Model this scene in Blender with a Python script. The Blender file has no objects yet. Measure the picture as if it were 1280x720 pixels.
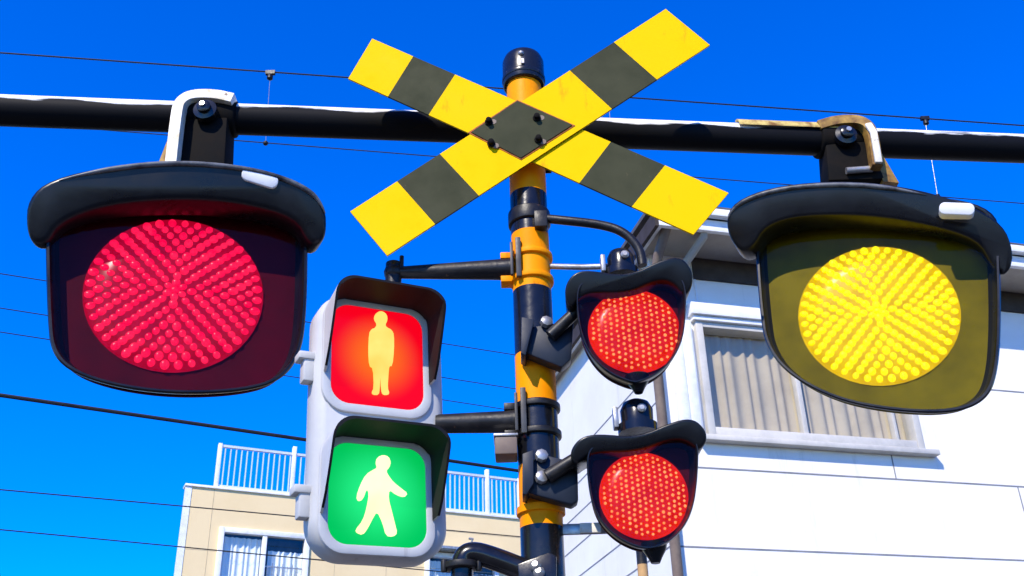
import bpy, bmesh, math, random
from math import sin, cos, tan, pi, radians, atan2, sqrt
from mathutils import Vector, Matrix

random.seed(7)
S = bpy.context.scene
COL = S.collection

# ------------------------------------------------------------------ camera
F_PX, PITCH, ROLL = 1300.0, radians(28.5), radians(1.7)
CAM = Vector((0, 0, 1.6))
FW = Vector((0, cos(PITCH), sin(PITCH)))
_R0, _U0 = Vector((1, 0, 0)), Vector((0, -sin(PITCH), cos(PITCH)))
RT = cos(ROLL) * _R0 - sin(ROLL) * _U0
UP = sin(ROLL) * _R0 + cos(ROLL) * _U0
cd = bpy.data.cameras.new('camera')
cam = bpy.data.objects.new('camera', cd)
COL.objects.link(cam)
cam.matrix_world = Matrix(((RT.x, UP.x, -FW.x, CAM.x), (RT.y, UP.y, -FW.y, CAM.y), (RT.z, UP.z, -FW.z, CAM.z), (0, 0, 0, 1)))
cd.sensor_width = 36.0
cd.lens = F_PX / 1280 * 36
cd.clip_end = 2000
S.camera = cam

# ------------------------------------------------------------------ sky, sun, exposure
SUN_EL, SUN_AZ = radians(42), radians(204)      # azimuth clockwise from +Y
W = bpy.data.worlds.new('World')
S.world = W
W.use_nodes = True
nt = W.node_tree
bg = nt.nodes['Background']
sky = nt.nodes.new('ShaderNodeTexSky')
sky.sky_type = 'NISHITA'
sky.sun_disc = False
sky.sun_elevation = SUN_EL
sky.sun_rotation = SUN_AZ
sky.air_density = 1.0
sky.dust_density = 0.0
sky.ozone_density = 6.0
hs = nt.nodes.new('ShaderNodeHueSaturation')
hs.inputs['Saturation'].default_value = 1.6
hs.inputs['Hue'].default_value = 0.524
nt.links.new(sky.outputs[0], hs.inputs['Color'])
nt.links.new(hs.outputs[0], bg.inputs[0])
bg.inputs[1].default_value = 0.15
sl = bpy.data.lights.new('sun', 'SUN')
sl.energy = 2.7
sl.angle = radians(0.5)
sl.color = (1.0, 0.92, 0.79)
sun = bpy.data.objects.new('sun', sl)
COL.objects.link(sun)
sd = Vector((sin(SUN_AZ) * cos(SUN_EL), cos(SUN_AZ) * cos(SUN_EL), sin(SUN_EL)))
sun.rotation_euler = sd.to_track_quat('Z', 'Y').to_euler()
sun.location = sd * 30
S.view_settings.view_transform = 'Standard'
S.view_settings.look = 'None'
S.view_settings.gamma = 1.0
S.view_settings.use_curve_mapping = False
S.view_settings.exposure = 1.2

# ------------------------------------------------------------------ helpers
EXPK = 0.5 ** S.view_settings.exposure      # lit lenses keep their brightness whatever the exposure
def ray(x, y):
    return FW + (x - 640) / F_PX * RT + (360 - y) / F_PX * UP

def P(x, y, Y):                       # point of the photograph at the distance Y
    d = ray(x, y)
    return CAM + d * (Y / d.y)

def new_mat(name):
    m = bpy.data.materials.new(name)
    m.use_nodes = True
    n = m.node_tree
    return m, n, n.nodes['Principled BSDF']

def mat(name, c, rough=0.5, metal=0.0, spec=0.3, c2=None, amt=0.35, scale=6.0, bump=0.0, bscale=60.0, coat=0.0, lo=0.4, hi=0.7, wear=None):
    m, n, b = new_mat(name)
    tc = n.nodes.new('ShaderNodeTexCoord')
    no = n.nodes.new('ShaderNodeTexNoise')
    no.inputs['Scale'].default_value = scale
    no.inputs['Detail'].default_value = 7
    no.inputs['Roughness'].default_value = 0.65
    n.links.new(tc.outputs['Object'], no.inputs['Vector'])
    rp = n.nodes.new('ShaderNodeMapRange')
    rp.inputs[1].default_value = lo
    rp.inputs[2].default_value = hi
    n.links.new(no.outputs[0], rp.inputs[0])
    mx = n.nodes.new('ShaderNodeMix')
    mx.data_type = 'RGBA'
    mx.inputs['A'].default_value = (*c, 1)
    c2 = c2 or tuple(k * (1 - amt) for k in c)
    mx.inputs['B'].default_value = (*c2, 1)
    n.links.new(rp.outputs[0], mx.inputs['Factor'])
    col = mx.outputs['Result']
    for wc, wscale, wlo, whi, stretch in wear or ():      # chips, rust, grime: patches with a shape of their own
        mp = n.nodes.new('ShaderNodeMapping')
        mp.inputs['Scale'].default_value = stretch
        mp.inputs['Location'].default_value = (wscale * 0.31, wscale * 0.17, 0.4)
        n.links.new(tc.outputs['Object'], mp.inputs[0])
        wn = n.nodes.new('ShaderNodeTexNoise')
        wn.inputs['Scale'].default_value = wscale
        wn.inputs['Detail'].default_value = 9
        wn.inputs['Roughness'].default_value = 0.7
        n.links.new(mp.outputs[0], wn.inputs['Vector'])
        wr = n.nodes.new('ShaderNodeMapRange')
        wr.inputs[1].default_value = wlo
        wr.inputs[2].default_value = whi
        n.links.new(wn.outputs[0], wr.inputs[0])
        wm = n.nodes.new('ShaderNodeMix')
        wm.data_type = 'RGBA'
        n.links.new(wr.outputs[0], wm.inputs['Factor'])
        n.links.new(col, wm.inputs['A'])
        wm.inputs['B'].default_value = (*wc, 1)
        col = wm.outputs['Result']
    n.links.new(col, b.inputs['Base Color'])
    rr = n.nodes.new('ShaderNodeMapRange')
    rr.inputs[1].default_value = 0.3
    rr.inputs[2].default_value = 0.7
    rr.inputs[3].default_value = max(rough - 0.08, 0.02)
    rr.inputs[4].default_value = min(rough + 0.12, 1)
    n.links.new(no.outputs[0], rr.inputs[0])
    n.links.new(rr.outputs[0], b.inputs['Roughness'])
    b.inputs['Metallic'].default_value = metal
    b.inputs['Coat Weight'].default_value = coat
    b.inputs['Specular IOR Level'].default_value = spec
    if bump:
        n2 = n.nodes.new('ShaderNodeTexNoise')
        n2.inputs['Scale'].default_value = bscale
        n2.inputs['Detail'].default_value = 4
        n.links.new(tc.outputs['Object'], n2.inputs['Vector'])
        bu = n.nodes.new('ShaderNodeBump')
        bu.inputs['Strength'].default_value = bump
        bu.inputs['Distance'].default_value = 0.01
        n.links.new(n2.outputs[0], bu.inputs['Height'])
        n.links.new(bu.outputs[0], b.inputs['Normal'])
    return m

def emit(name, c, strength=1.0, c2=None, scale=30.0, base=(0.03, 0.001, 0.002)):
    """a lit lens: emission with small uneven brightness"""
    m, n, b = new_mat(name)
    b.inputs['Base Color'].default_value = (*base, 1)
    b.inputs['Roughness'].default_value = 0.25
    tc = n.nodes.new('ShaderNodeTexCoord')
    no = n.nodes.new('ShaderNodeTexNoise')
    no.inputs['Scale'].default_value = scale
    no.inputs['Detail'].default_value = 3
    n.links.new(tc.outputs['Object'], no.inputs['Vector'])
    rp = n.nodes.new('ShaderNodeMapRange')
    rp.inputs[1].default_value = 0.35
    rp.inputs[2].default_value = 0.65
    n.links.new(no.outputs[0], rp.inputs[0])
    mx = n.nodes.new('ShaderNodeMix')
    mx.data_type = 'RGBA'
    mx.inputs['A'].default_value = (*c, 1)
    mx.inputs['B'].default_value = (*(c2 or tuple(k * 0.7 for k in c)), 1)
    n.links.new(rp.outputs[0], mx.inputs['Factor'])
    n.links.new(mx.outputs['Result'], b.inputs['Emission Color'])
    b.inputs['Emission Strength'].default_value = strength * EXPK
    b.inputs['Specular IOR Level'].default_value = 0.12
    return m

def glow_lens(name, c_in, c_out, radius, strength):
    """a backlit lens whose lamp sits behind its middle"""
    m, n, b = new_mat(name)
    b.inputs['Base Color'].default_value = (*[k * 0.06 for k in c_out], 1)
    b.inputs['Roughness'].default_value = 0.2
    tc = n.nodes.new('ShaderNodeTexCoord')
    ln = n.nodes.new('ShaderNodeVectorMath')
    ln.operation = 'LENGTH'
    n.links.new(tc.outputs['Object'], ln.inputs[0])
    rp = n.nodes.new('ShaderNodeMapRange')
    rp.interpolation_type = 'SMOOTHSTEP'
    rp.inputs[1].default_value = 0.02
    rp.inputs[2].default_value = radius
    n.links.new(ln.outputs['Value'], rp.inputs[0])
    mx = n.nodes.new('ShaderNodeMix')
    mx.data_type = 'RGBA'
    mx.inputs['A'].default_value = (*c_in, 1)
    mx.inputs['B'].default_value = (*c_out, 1)
    n.links.new(rp.outputs[0], mx.inputs['Factor'])
    n.links.new(mx.outputs['Result'], b.inputs['Emission Color'])
    b.inputs['Emission Strength'].default_value = strength * EXPK
    b.inputs['Specular IOR Level'].default_value = 0.12
    return m

def pane_mat(name, refl=0.5, tint=(0.97, 0.98, 0.98)):
    m, n, b = new_mat(name)
    m.use_transparent_shadow = True
    out = n.nodes['Material Output']
    tr = n.nodes.new('ShaderNodeBsdfTransparent')
    tr.inputs[0].default_value = (*tint, 1)
    gl = n.nodes.new('ShaderNodeBsdfGlossy')
    gl.inputs['Roughness'].default_value = 0.02
    ms = n.nodes.new('ShaderNodeMixShader')
    ms.inputs[0].default_value = refl
    n.links.new(tr.outputs[0], ms.inputs[1])
    n.links.new(gl.outputs[0], ms.inputs[2])
    n.links.new(ms.outputs[0], out.inputs[0])
    return m

MATRIX = {}

def thing(name, label, cat, loc, rz=0.0, group=None):
    o = bpy.data.objects.new(name, None)
    COL.objects.link(o)
    o.empty_display_size = 0.1
    o.location = loc
    o.rotation_euler = (0, 0, rz)
    o['label'] = label
    o['category'] = cat
    if group:
        o['group'] = group
    MATRIX[o.name] = Matrix.Translation(Vector(loc)) @ Matrix.Rotation(rz, 4, 'Z')
    return o

class MB:
    """collects shapes; build() links them as ONE mesh object. M maps the shapes' frame to the world."""
    def __init__(self, M=None):
        self.b = bmesh.new()
        self.M = M or Matrix.Identity(4)
        self.mi = 0

    def _f(self, vs):
        try:
            f = self.b.faces.new(vs)
            f.material_index = self.mi
            return f
        except ValueError:
            return None

    def rings(self, rings, cap0=True, cap1=True, closed=True):
        R = [[self.b.verts.new(p) for p in r] for r in rings]
        n = len(R[0])
        for a, c in zip(R, R[1:]):
            for i in range(n if closed else n - 1):
                j = (i + 1) % n
                self._f([a[i], a[j], c[j], c[i]])
        if cap0:
            self._f(R[0][::-1])
        if cap1:
            self._f(R[-1])
        return R

    def box(self, c, s, rot=None):
        c = Vector(c)
        h = Vector(s) / 2
        q = rot or Matrix.Identity(3)
        a = [c + q @ Vector((x * h.x, y * h.y, -h.z)) for x, y in ((-1, -1), (1, -1), (1, 1), (-1, 1))]
        d = [c + q @ Vector((x * h.x, y * h.y, h.z)) for x, y in ((-1, -1), (1, -1), (1, 1), (-1, 1))]
        self.rings([a, d])

    def box2(self, lo, hi):
        lo, hi = Vector(lo), Vector(hi)
        self.box((lo + hi) / 2, hi - lo)

    def tube(self, pts, r, seg=14, cap=True):
        pts = [Vector(p) for p in pts]
        rs = r if isinstance(r, (list, tuple)) else [r] * len(pts)
        rings = []
        nrm = None
        for i, p in enumerate(pts):
            t = (pts[min(i + 1, len(pts) - 1)] - pts[max(i - 1, 0)]).normalized()
            if nrm is None:
                a = Vector((0, 0, 1)) if abs(t.z) < 0.9 else Vector((1, 0, 0))
                nrm = t.cross(a).normalized()
            else:
                nrm = (nrm - t * nrm.dot(t)).normalized()
            bn = t.cross(nrm)
            rings.append([p + rs[i] * (cos(2 * pi * k / seg) * nrm + sin(2 * pi * k / seg) * bn) for k in range(seg)])
        self.rings(rings, cap, cap)

    def strap(self, pts, w, t, side):
        """flat bar of width w (along side) and thickness t that follows pts"""
        pts = [Vector(p) for p in pts]
        side = Vector(side).normalized()
        rings = []
        for i, p in enumerate(pts):
            tg = (pts[min(i + 1, len(pts) - 1)] - pts[max(i - 1, 0)]).normalized()
            n = tg.cross(side).normalized()
            rings.append([p + side * w / 2 + n * t / 2, p + side * w / 2 - n * t / 2, p - side * w / 2 - n * t / 2, p - side * w / 2 + n * t / 2])
        self.rings(rings)

    def lathe(self, c, axis, prof, seg=28, cap=True):
        axis = Vector(axis).normalized()
        c = Vector(c)
        a = Vector((0, 0, 1)) if abs(axis.z) < 0.9 else Vector((1, 0, 0))
        u = axis.cross(a).normalized()
        v = axis.cross(u)
        self.rings([[c + axis * h + r * (cos(2 * pi * k / seg) * u + sin(2 * pi * k / seg) * v) for k in range(seg)] for r, h in prof], cap, cap)

    def prism(self, poly, y0, y1):
        self.rings([[(x, y0, z) for x, z in poly], [(x, y1, z) for x, z in poly]])

    def flat(self, pts):
        self._f([self.b.verts.new(p) for p in pts])

    def sphere(self, c, r, sub=1, sy=1.0):
        m = Matrix.Translation(Vector(c)) @ Matrix.Diagonal((r, r * sy, r, 1))
        g = bmesh.ops.create_icosphere(self.b, subdivisions=sub, radius=1.0, matrix=m)
        fs = {f for v in g['verts'] for f in v.link_faces}
        for f in fs:
            f.material_index = self.mi

    def build(self, name, mats, parent=None, bevel=0.0, seg=2, sharp=38, fix=True, label=None):
        b = self.b
        M = self.M
        if parent is not None:
            M = MATRIX[parent.name].inverted() @ M
        b.transform(M)
        if fix:
            bmesh.ops.recalc_face_normals(b, faces=b.faces[:])
        def hard(ang):
            return [e for e in b.edges if len(e.link_faces) == 2 and e.calc_face_angle(0) > radians(ang)]
        if bevel:
            bmesh.ops.bevel(b, geom=hard(sharp), offset=bevel, segments=seg, affect='EDGES', profile=0.5, clamp_overlap=True)
        for f in b.faces:
            f.smooth = True
        for e in hard(sharp):
            e.smooth = False
        me = bpy.data.meshes.new(name)
        b.to_mesh(me)
        b.free()
        for m in (mats if isinstance(mats, (list, tuple)) else [mats]):
            me.materials.append(m)
        o = bpy.data.objects.new(name, me)
        COL.objects.link(o)
        if parent is not None:
            o.parent = parent
            MATRIX[o.name] = MATRIX[parent.name]     # children sit at their thing's origin
        if label:
            o['label'] = label
        return o

def sub_of(o, thing_):               # a part sits at its thing's origin, so its own children use the same frame
    MATRIX[o.name] = MATRIX[thing_.name]
    return o

def chaikin(p, n=2):
    for _ in range(n):
        q = []
        for i in range(len(p)):
            a, b = p[i], p[(i + 1) % len(p)]
            q.append(tuple(0.75 * s + 0.25 * t for s, t in zip(a, b)))
            q.append(tuple(0.25 * s + 0.75 * t for s, t in zip(a, b)))
        p = q
    return p

def smooth_path(p, n=2):
    p = [Vector(k) for k in p]
    for _ in range(n):
        q = [p[0]]
        for a, b in zip(p, p[1:]):
            q += [a * 0.75 + b * 0.25, a * 0.25 + b * 0.75]
        q.append(p[-1])
        p = q
    return p

def xz(pts, Y, o):                    # photo outline -> (x, z) on the plane Y, relative to o
    return [((P(x, y, Y) - o).x, (P(x, y, Y) - o).z) for x, y in pts]

def loc(pts, M, y):                   # photo outline -> (x, z) on the plane y of the frame M
    Mi = M.inverted()
    o = Mi @ CAM
    R3 = Mi.to_3x3()
    out = []
    for px, py in pts:
        d = R3 @ ray(px, py)
        p = o + d * ((y - o.y) / d.y)
        out.append((p.x, p.z))
    return out

def rrect(x0, x1, z0, z1, r, n=6):
    out = []
    for cx, cz, a0 in ((x1 - r, z1 - r, 0), (x0 + r, z1 - r, 90), (x0 + r, z0 + r, 180), (x1 - r, z0 + r, 270)):
        for k in range(n + 1):
            a = radians(a0 + 90 * k / n)
            out.append((cx + r * cos(a), cz + r * sin(a)))
    return out

# ------------------------------------------------------------------ materials
BLACK = mat('black_gloss_paint', (0.006, 0.006, 0.007), 0.22, spec=0.38, c2=(0.012, 0.012, 0.013), scale=9, wear=(((0.10, 0.09, 0.08), 26, 0.66, 0.70, (1, 1, 0.45)), ((0.05, 0.028, 0.015), 8, 0.62, 0.7, (1, 1, 0.3))), bump=0.06, bscale=40)
BLACKM = mat('black_worn_paint', (0.008, 0.0075, 0.008), 0.42, c2=(0.03, 0.026, 0.022), scale=14, wear=(((0.10, 0.05, 0.025), 30, 0.64, 0.69, (1, 1, 1)),), bump=0.12, bscale=50, lo=0.5, hi=0.8)
VISOR = mat('black_visor_plastic', (0.004, 0.0045, 0.006), 0.3, spec=0.28, c2=(0.007, 0.008, 0.01), scale=7, bump=0.02, bscale=70)
NAVY = mat('dark_blue_black_sheet', (0.006, 0.010, 0.02), 0.45, c2=(0.01, 0.015, 0.028), scale=10)
ORANGE = mat('orange_yellow_pole_paint', (0.90, 0.29, 0.0), 0.5, spec=0.08, c2=(0.80, 0.21, 0.0), scale=5, wear=(((0.10, 0.04, 0.015), 22, 0.66, 0.69, (1, 1, 0.5)), ((0.45, 0.12, 0.0), 9, 0.58, 0.72, (2, 2, 0.4))), bump=0.05, bscale=40, lo=0.48, hi=0.75)
YELLOW = mat('yellow_sign_paint', (0.80, 0.48, 0.0), 0.6, spec=0.04, c2=(0.78, 0.43, 0.0), scale=6, wear=(((0.46, 0.17, 0.01), 7, 0.585, 0.76, (2.2, 1, 0.6)), ((0.16, 0.08, 0.03), 34, 0.70, 0.73, (1, 1, 1))), lo=0.55, hi=0.8)
OLIVE = mat('olive_black_sign_paint', (0.050, 0.051, 0.026), 0.65, spec=0.06, c2=(0.038, 0.040, 0.021), scale=9, wear=(((0.12, 0.10, 0.05), 30, 0.66, 0.70, (1, 1, 0.7)),))
RUST = mat('rust_orange', (0.45, 0.12, 0.02), 0.8, c2=(0.14, 0.05, 0.02), scale=40)
STEEL = mat('weathered_steel', (0.42, 0.42, 0.42), 0.4, 0.6, c2=(0.22, 0.2, 0.18), scale=18, bump=0.1)
CREAMMETAL = mat('pale_painted_strap', (0.78, 0.74, 0.64), 0.45, c2=(0.55, 0.42, 0.2), scale=22, lo=0.45, hi=0.75, wear=(((0.12, 0.05, 0.02), 26, 0.60, 0.66, (1, 1, 1)),))
RUSTYSTRAP = mat('rusty_yellow_strap', (0.38, 0.22, 0.04), 0.6, c2=(0.1, 0.04, 0.015), scale=30, lo=0.35, hi=0.7)
GREYHOUSING = mat('grey_signal_paint', (0.50, 0.50, 0.485), 0.5, c2=(0.42, 0.42, 0.41), scale=5, wear=(((0.25, 0.24, 0.22), 7, 0.6, 0.75, (2, 2, 0.35)),), bump=0.03)
DARKVISOR = mat('dark_visor_inside', (0.012, 0.011, 0.011), 0.55, spec=0.12, c2=(0.022, 0.02, 0.02), scale=9)
MAROON = mat('maroon_lamp_face', (0.055, 0.001, 0.004), 0.5, c2=(0.028, 0.001, 0.003), scale=5, spec=0.04)
OLIVEFACE = mat('olive_lamp_face', (0.125, 0.10, 0.0), 0.5, c2=(0.07, 0.056, 0.001), scale=5, spec=0.04)
DARKRED = mat('dark_red_lamp_face', (0.040, 0.002, 0.003), 0.5, spec=0.05, c2=(0.022, 0.002, 0.003), scale=6)
WHITEWALL = mat('white_house_siding', (0.82, 0.79, 0.73), 0.75, c2=(0.74, 0.70, 0.63), scale=1.3, wear=(((0.42, 0.38, 0.31), 1.7, 0.58, 0.9, (2.5, 2.5, 0.3)),), bump=0.05, bscale=80)
CREAM = mat('cream_wall_tile', (0.80, 0.62, 0.34), 0.8, c2=(0.75, 0.57, 0.30), scale=0.9, bump=0.1, bscale=30)
WHITE = mat('white_paint', (0.80, 0.80, 0.79), 0.45, c2=(0.66, 0.65, 0.63), scale=8)
DARKSTEEL = mat('dark_weathered_steel', (0.06, 0.057, 0.052), 0.45, spec=0.4, c2=(0.025, 0.022, 0.02), scale=20)
BROWN = mat('dark_brown_board', (0.055, 0.04, 0.032), 0.7, c2=(0.035, 0.026, 0.02), scale=6)
SOFFIT = mat('beige_soffit', (0.42, 0.37, 0.29), 0.75, c2=(0.35, 0.3, 0.24), scale=4)
ROOF = mat('grey_roof_tile', (0.10, 0.10, 0.11), 0.7, scale=5)
CURTAIN = mat('beige_curtain', (0.44, 0.37, 0.25), 0.9, c2=(0.36, 0.30, 0.20), scale=3)
PALECURT = mat('pale_green_curtain', (0.78, 0.82, 0.79), 0.9, c2=(0.64, 0.70, 0.68), scale=3)
DARKROOM = mat('dim_room', (0.05, 0.05, 0.05), 0.9)
PANE = pane_mat('window_glass', 0.07)
RCOVER = pane_mat('rose_lamp_cover', 0.010, (1.0, 0.80, 0.84))
YCOVER = pane_mat('amber_lamp_cover', 0.010, (1.0, 0.98, 0.75))
GROUND = mat('asphalt', (0.06, 0.06, 0.06), 0.9, c2=(0.045, 0.045, 0.045), scale=3, bump=0.3, bscale=120)
PAVING = mat('concrete_paving', (0.32, 0.31, 0.29), 0.85, c2=(0.25, 0.24, 0.23), scale=2, bump=0.15)
WIRE = mat('black_cable', (0.02, 0.02, 0.022), 0.5)
HIGHLIGHT = mat('grey_rim_highlight', (0.13, 0.135, 0.14), 0.4, c2=(0.02, 0.02, 0.022), scale=11, lo=0.42, hi=0.6)  # grey for the painted highlight on the visor rim
MATTE = mat('matte_black_paint', (0.006, 0.006, 0.006), 0.75, spec=0.05, c2=(0.014, 0.011, 0.009), scale=14)
GREYFRAME = mat('grey_white_frame', (0.56, 0.53, 0.47), 0.5, c2=(0.44, 0.42, 0.38), scale=6)
RUNIN = mat('brown_downpipe', (0.2, 0.15, 0.11), 0.6, c2=(0.14, 0.1, 0.08), scale=9)

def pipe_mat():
    """black pipe with the sun highlight painted along its top as a ragged white streak"""
    m, n, b = new_mat('black_pipe_with_painted_highlight')
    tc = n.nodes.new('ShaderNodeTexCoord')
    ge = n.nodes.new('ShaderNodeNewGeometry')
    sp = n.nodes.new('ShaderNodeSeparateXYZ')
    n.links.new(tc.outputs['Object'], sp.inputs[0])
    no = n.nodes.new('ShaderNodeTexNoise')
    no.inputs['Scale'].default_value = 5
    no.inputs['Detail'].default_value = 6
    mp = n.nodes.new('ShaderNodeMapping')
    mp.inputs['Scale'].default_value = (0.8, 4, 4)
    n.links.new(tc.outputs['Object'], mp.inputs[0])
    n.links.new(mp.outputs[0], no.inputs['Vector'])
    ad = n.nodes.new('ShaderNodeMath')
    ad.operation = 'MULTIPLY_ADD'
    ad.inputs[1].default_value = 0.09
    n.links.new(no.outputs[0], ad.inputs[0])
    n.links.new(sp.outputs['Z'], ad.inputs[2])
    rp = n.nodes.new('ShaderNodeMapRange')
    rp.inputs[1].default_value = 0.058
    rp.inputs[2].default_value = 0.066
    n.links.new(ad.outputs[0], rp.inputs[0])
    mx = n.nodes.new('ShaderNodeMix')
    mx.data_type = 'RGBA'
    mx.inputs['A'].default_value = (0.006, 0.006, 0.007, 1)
    mx.inputs['B'].default_value = (0.72, 0.72, 0.70, 1)  # white of the sun highlight, put into the pipe's colour
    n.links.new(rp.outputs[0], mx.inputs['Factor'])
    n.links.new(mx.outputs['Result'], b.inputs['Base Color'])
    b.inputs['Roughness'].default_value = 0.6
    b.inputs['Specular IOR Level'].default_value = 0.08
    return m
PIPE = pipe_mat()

# ------------------------------------------------------------------ ground
g = MB()
g.flat([(-600, -600, 0), (600, -600, 0), (600, 600, 0), (-600, 600, 0)])
go = g.build('ground', GROUND)
go['kind'] = 'structure'
g = MB()
g.box2((-6, 2.0, 0.002), (8, 3.4, 0.13))
go = g.build('pavement', PAVING, bevel=0.01)
go['kind'] = 'structure'

# ------------------------------------------------------------------ white house
YAW = radians(15)
H0 = Vector((1.5, 8.0, 0))
HM = Matrix.Translation(H0) @ Matrix.Rotation(YAW, 4, 'Z')
house = thing('white_house', 'white two storey house with beige soffit and wide curtained upper window, behind the striped pole', 'house', H0, YAW)
WT = 6.2                              # wall top, under the soffit
wx0, wx1, wz0, wz1 = 0.08, 2.0, 4.57, 5.55
SX = -0.30
HD = 3.2                                # depth of the house
w = MB(HM)
# front wall built round the window opening, then the side and back walls
for lo, hi in (((SX, 0, 0), (wx0, 0.16, WT)), ((wx1, 0, 0), (9, 0.16, WT)), ((wx0, 0, 0), (wx1, 0.16, wz0)), ((wx0, 0, wz1), (wx1, 0.16, WT))):
    w.box2(lo, hi)
w.box2((SX, 0.16, 0), (SX + 0.16, HD, WT))
w.box2((9 - 0.16, 0.16, 0), (9, HD, WT))
w.box2((SX + 0.16, HD - 0.16, 0), (8.84, HD, WT))
w.build('wall', WHITEWALL, house)
# siding joints
sj = MB(HM)
for z in (4.26, 3.62, 2.98, 5.16):
    sj.box2((SX - 0.002 if z < 4.5 else 2.12, -0.003, z - 0.006), (9, 0.0, z + 0.006))
for z in (5.16, 4.86, 4.56, 4.26, 3.96, 3.66, 3.36):
    sj.box2((SX - 0.003, 0.02, z - 0.006), (SX, HD, z + 0.006))
for x, z0, z1 in ((1.72, 4.266, 4.47), (3.9, 4.266, 6.0), (2.9, 3.626, 4.254)):
    sj.box2((x - 0.005, -0.0035, z0), (x + 0.005, 0, z1))
sj.build('siding_joint', mat('grey_joint', (0.25, 0.25, 0.26), 0.8), house)
fr = MB(HM)
fr.box2((0.1, -0.03, 5.99), (9.02, 0.0, WT - 0.004))  # dark brown strip across the wall top, below the soffit
fr.build('eave_band', BROWN, house)
OH, OL = 0.46, 0.06
sf = MB(HM)
sf.box2((SX - OL, -OH, WT), (9.3, HD + 0.3, WT + 0.05))
sf.build('soffit', SOFFIT, house)
gt = MB(HM)
gt.box2((SX - OL - 0.04, -OH - 0.05, WT - 0.02), (9.3, -OH - 0.002, WT + 0.09))
gt.box2((SX - OL - 0.04, -OH - 0.002, WT - 0.02), (SX - OL - 0.002, HD + 0.3, WT + 0.09))
go = gt.build('fascia', WHITE, house, bevel=0.006)
gt = MB(HM)
gt.box2((SX - OL - 0.06, -OH - 0.12, WT + 0.095), (9.3, -OH - 0.052, WT + 0.17))
gt.build('gutter', WHITE, house, bevel=0.015)
gt = MB(HM)
gt.box2((SX - OL - 0.075, -OH - 0.05, WT - 0.03), (SX - OL - 0.042, HD + 0.3, WT + 0.11))
gt.build('rake_board', BROWN, house)
rf = MB(HM)
ex0, ex1, ey0, ey1 = SX - OL - 0.08, 9.4, -OH - 0.07, HD + 0.35
rf.rings([[(ex0, ey0, WT + 0.18), (ex1, ey0, WT + 0.18), (ex1, ey1, WT + 0.18), (ex0, ey1, WT + 0.18)],
          [(ex0, ey0, WT + 0.22), (ex1, ey0, WT + 0.22), (ex1, ey1, WT + 0.22), (ex0, ey1, WT + 0.22)],
          [(ex0 + 1.8, 1.4, WT + 0.9), (ex1 - 1.8, 1.4, WT + 0.9), (ex1 - 1.8, 1.6, WT + 0.9), (ex0 + 1.8, 1.6, WT + 0.9)]])
rf.build('roof', ROOF, house)
# lintel / shutter box, window
lt = MB(HM)
lt.box2((0.0, -0.10, 5.60), (2.14, 0.0, 5.72))
lt.box2((0.02, -0.075, 5.555), (2.1, 0.0, 5.597))
lt.build('window_hood', WHITE, house, bevel=0.008)
wf = MB(HM)
ft = 0.03
for lo, hi in (((wx0 - 0.035, -0.05, wz0 - 0.05), (wx0 + ft, 0.1, wz1 + 0.002)), ((wx1 - ft, -0.05, wz0 - 0.05), (wx1 + 0.035, 0.1, wz1 + 0.002)),
               ((wx0 + ft, -0.045, wz0 - 0.05), (wx1 - ft, 0.1, wz0 + 0.03)), ((wx0 + ft, -0.045, wz1 - 0.045), (wx1 - ft, 0.1, wz1 + 0.002)),
               ((0.93, -0.01, wz0 + 0.03), (0.975, 0.06, wz1 - 0.045)), ((1.80, -0.012, wz0 + 0.03), (1.83, 0.06, wz1 - 0.045))):
    wf.box2(lo, hi)
wo = wf.build('window', GREYFRAME, house, bevel=0.005)
si = MB(HM)
si.box2((wx0 - 0.12, -0.09, wz0 - 0.10), (wx1 + 0.14, 0.0, wz0 - 0.053))
si.build('sill', GREYFRAME, wo, bevel=0.006)
pn = MB(HM)
pn.flat([(wx0 + ft, 0.045, wz0 + 0.03), (wx1 - ft, 0.045, wz0 + 0.03), (wx1 - ft, 0.045, wz1 - 0.045), (wx0 + ft, 0.045, wz1 - 0.045)])
pn.build('pane', PANE, wo)
cu = MB(HM)
def curtain(mb, x0, x1, z0, z1, y, n, amp):
    k = n * 8
    top, bot = [], []
    for i in range(k + 1):
        x = x0 + (x1 - x0) * i / k
        d = amp * sin(2 * pi * n * i / k + 0.9 * sin(i * 0.37))
        top.append((x, y + d, z1))
        bot.append((x, y + d * 1.15, z0))
    mb.rings([bot, top], False, False, closed=False)
curtain(cu, wx0 + 0.02, wx1 - 0.02, wz0 - 0.05, wz1 + 0.03, 0.10, 17, 0.014)
cu.build('curtain', CURTAIN, wo, fix=False, sharp=180)
dr = MB(HM)
dr.box2((wx0 - 0.02, 0.30, wz0 - 0.1), (wx1 + 0.02, 0.32, wz1 + 0.1))
dr.build('room_back', DARKROOM, wo)
# storm shutter panel and pipe left of the window
ss = MB(HM)
ss.box2((-0.20, -0.06, 4.50), (-0.0, 0.0, 5.55))
so = ss.build('shutter', WHITE, house, bevel=0.008)
for k in range(2):
    sl_ = MB(HM)
    sl_.box2((-0.185 + 0.092 * k, -0.068, 4.54), (-0.105 + 0.092 * k, -0.058, 5.51))
    sl_.build('slat', WHITE, so, bevel=0.004)
dp = MB(HM)
dp.tube([(SX - 0.05, -0.05, 0), (SX - 0.05, -0.05, 5.7), (SX - 0.02, -0.25, 6.05), (SX, -0.45, 6.22)], 0.042)
dp.build('downpipe', RUNIN, house)
br = MB(HM)
br.tube([(0.03, -0.48, 6.30), (0.03, -0.44, 6.16), (-0.10, -0.10, 5.95), (-0.12, -0.03, 5.8)], 0.036)
br.build('gutter_outlet_pipe', SOFFIT, house)
ba = MB(HM)
ba.box2((0.1, -0.016, 5.75), (0.115, 0, 5.985))
ba.build('cover_strip', WHITE, house)

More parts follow.
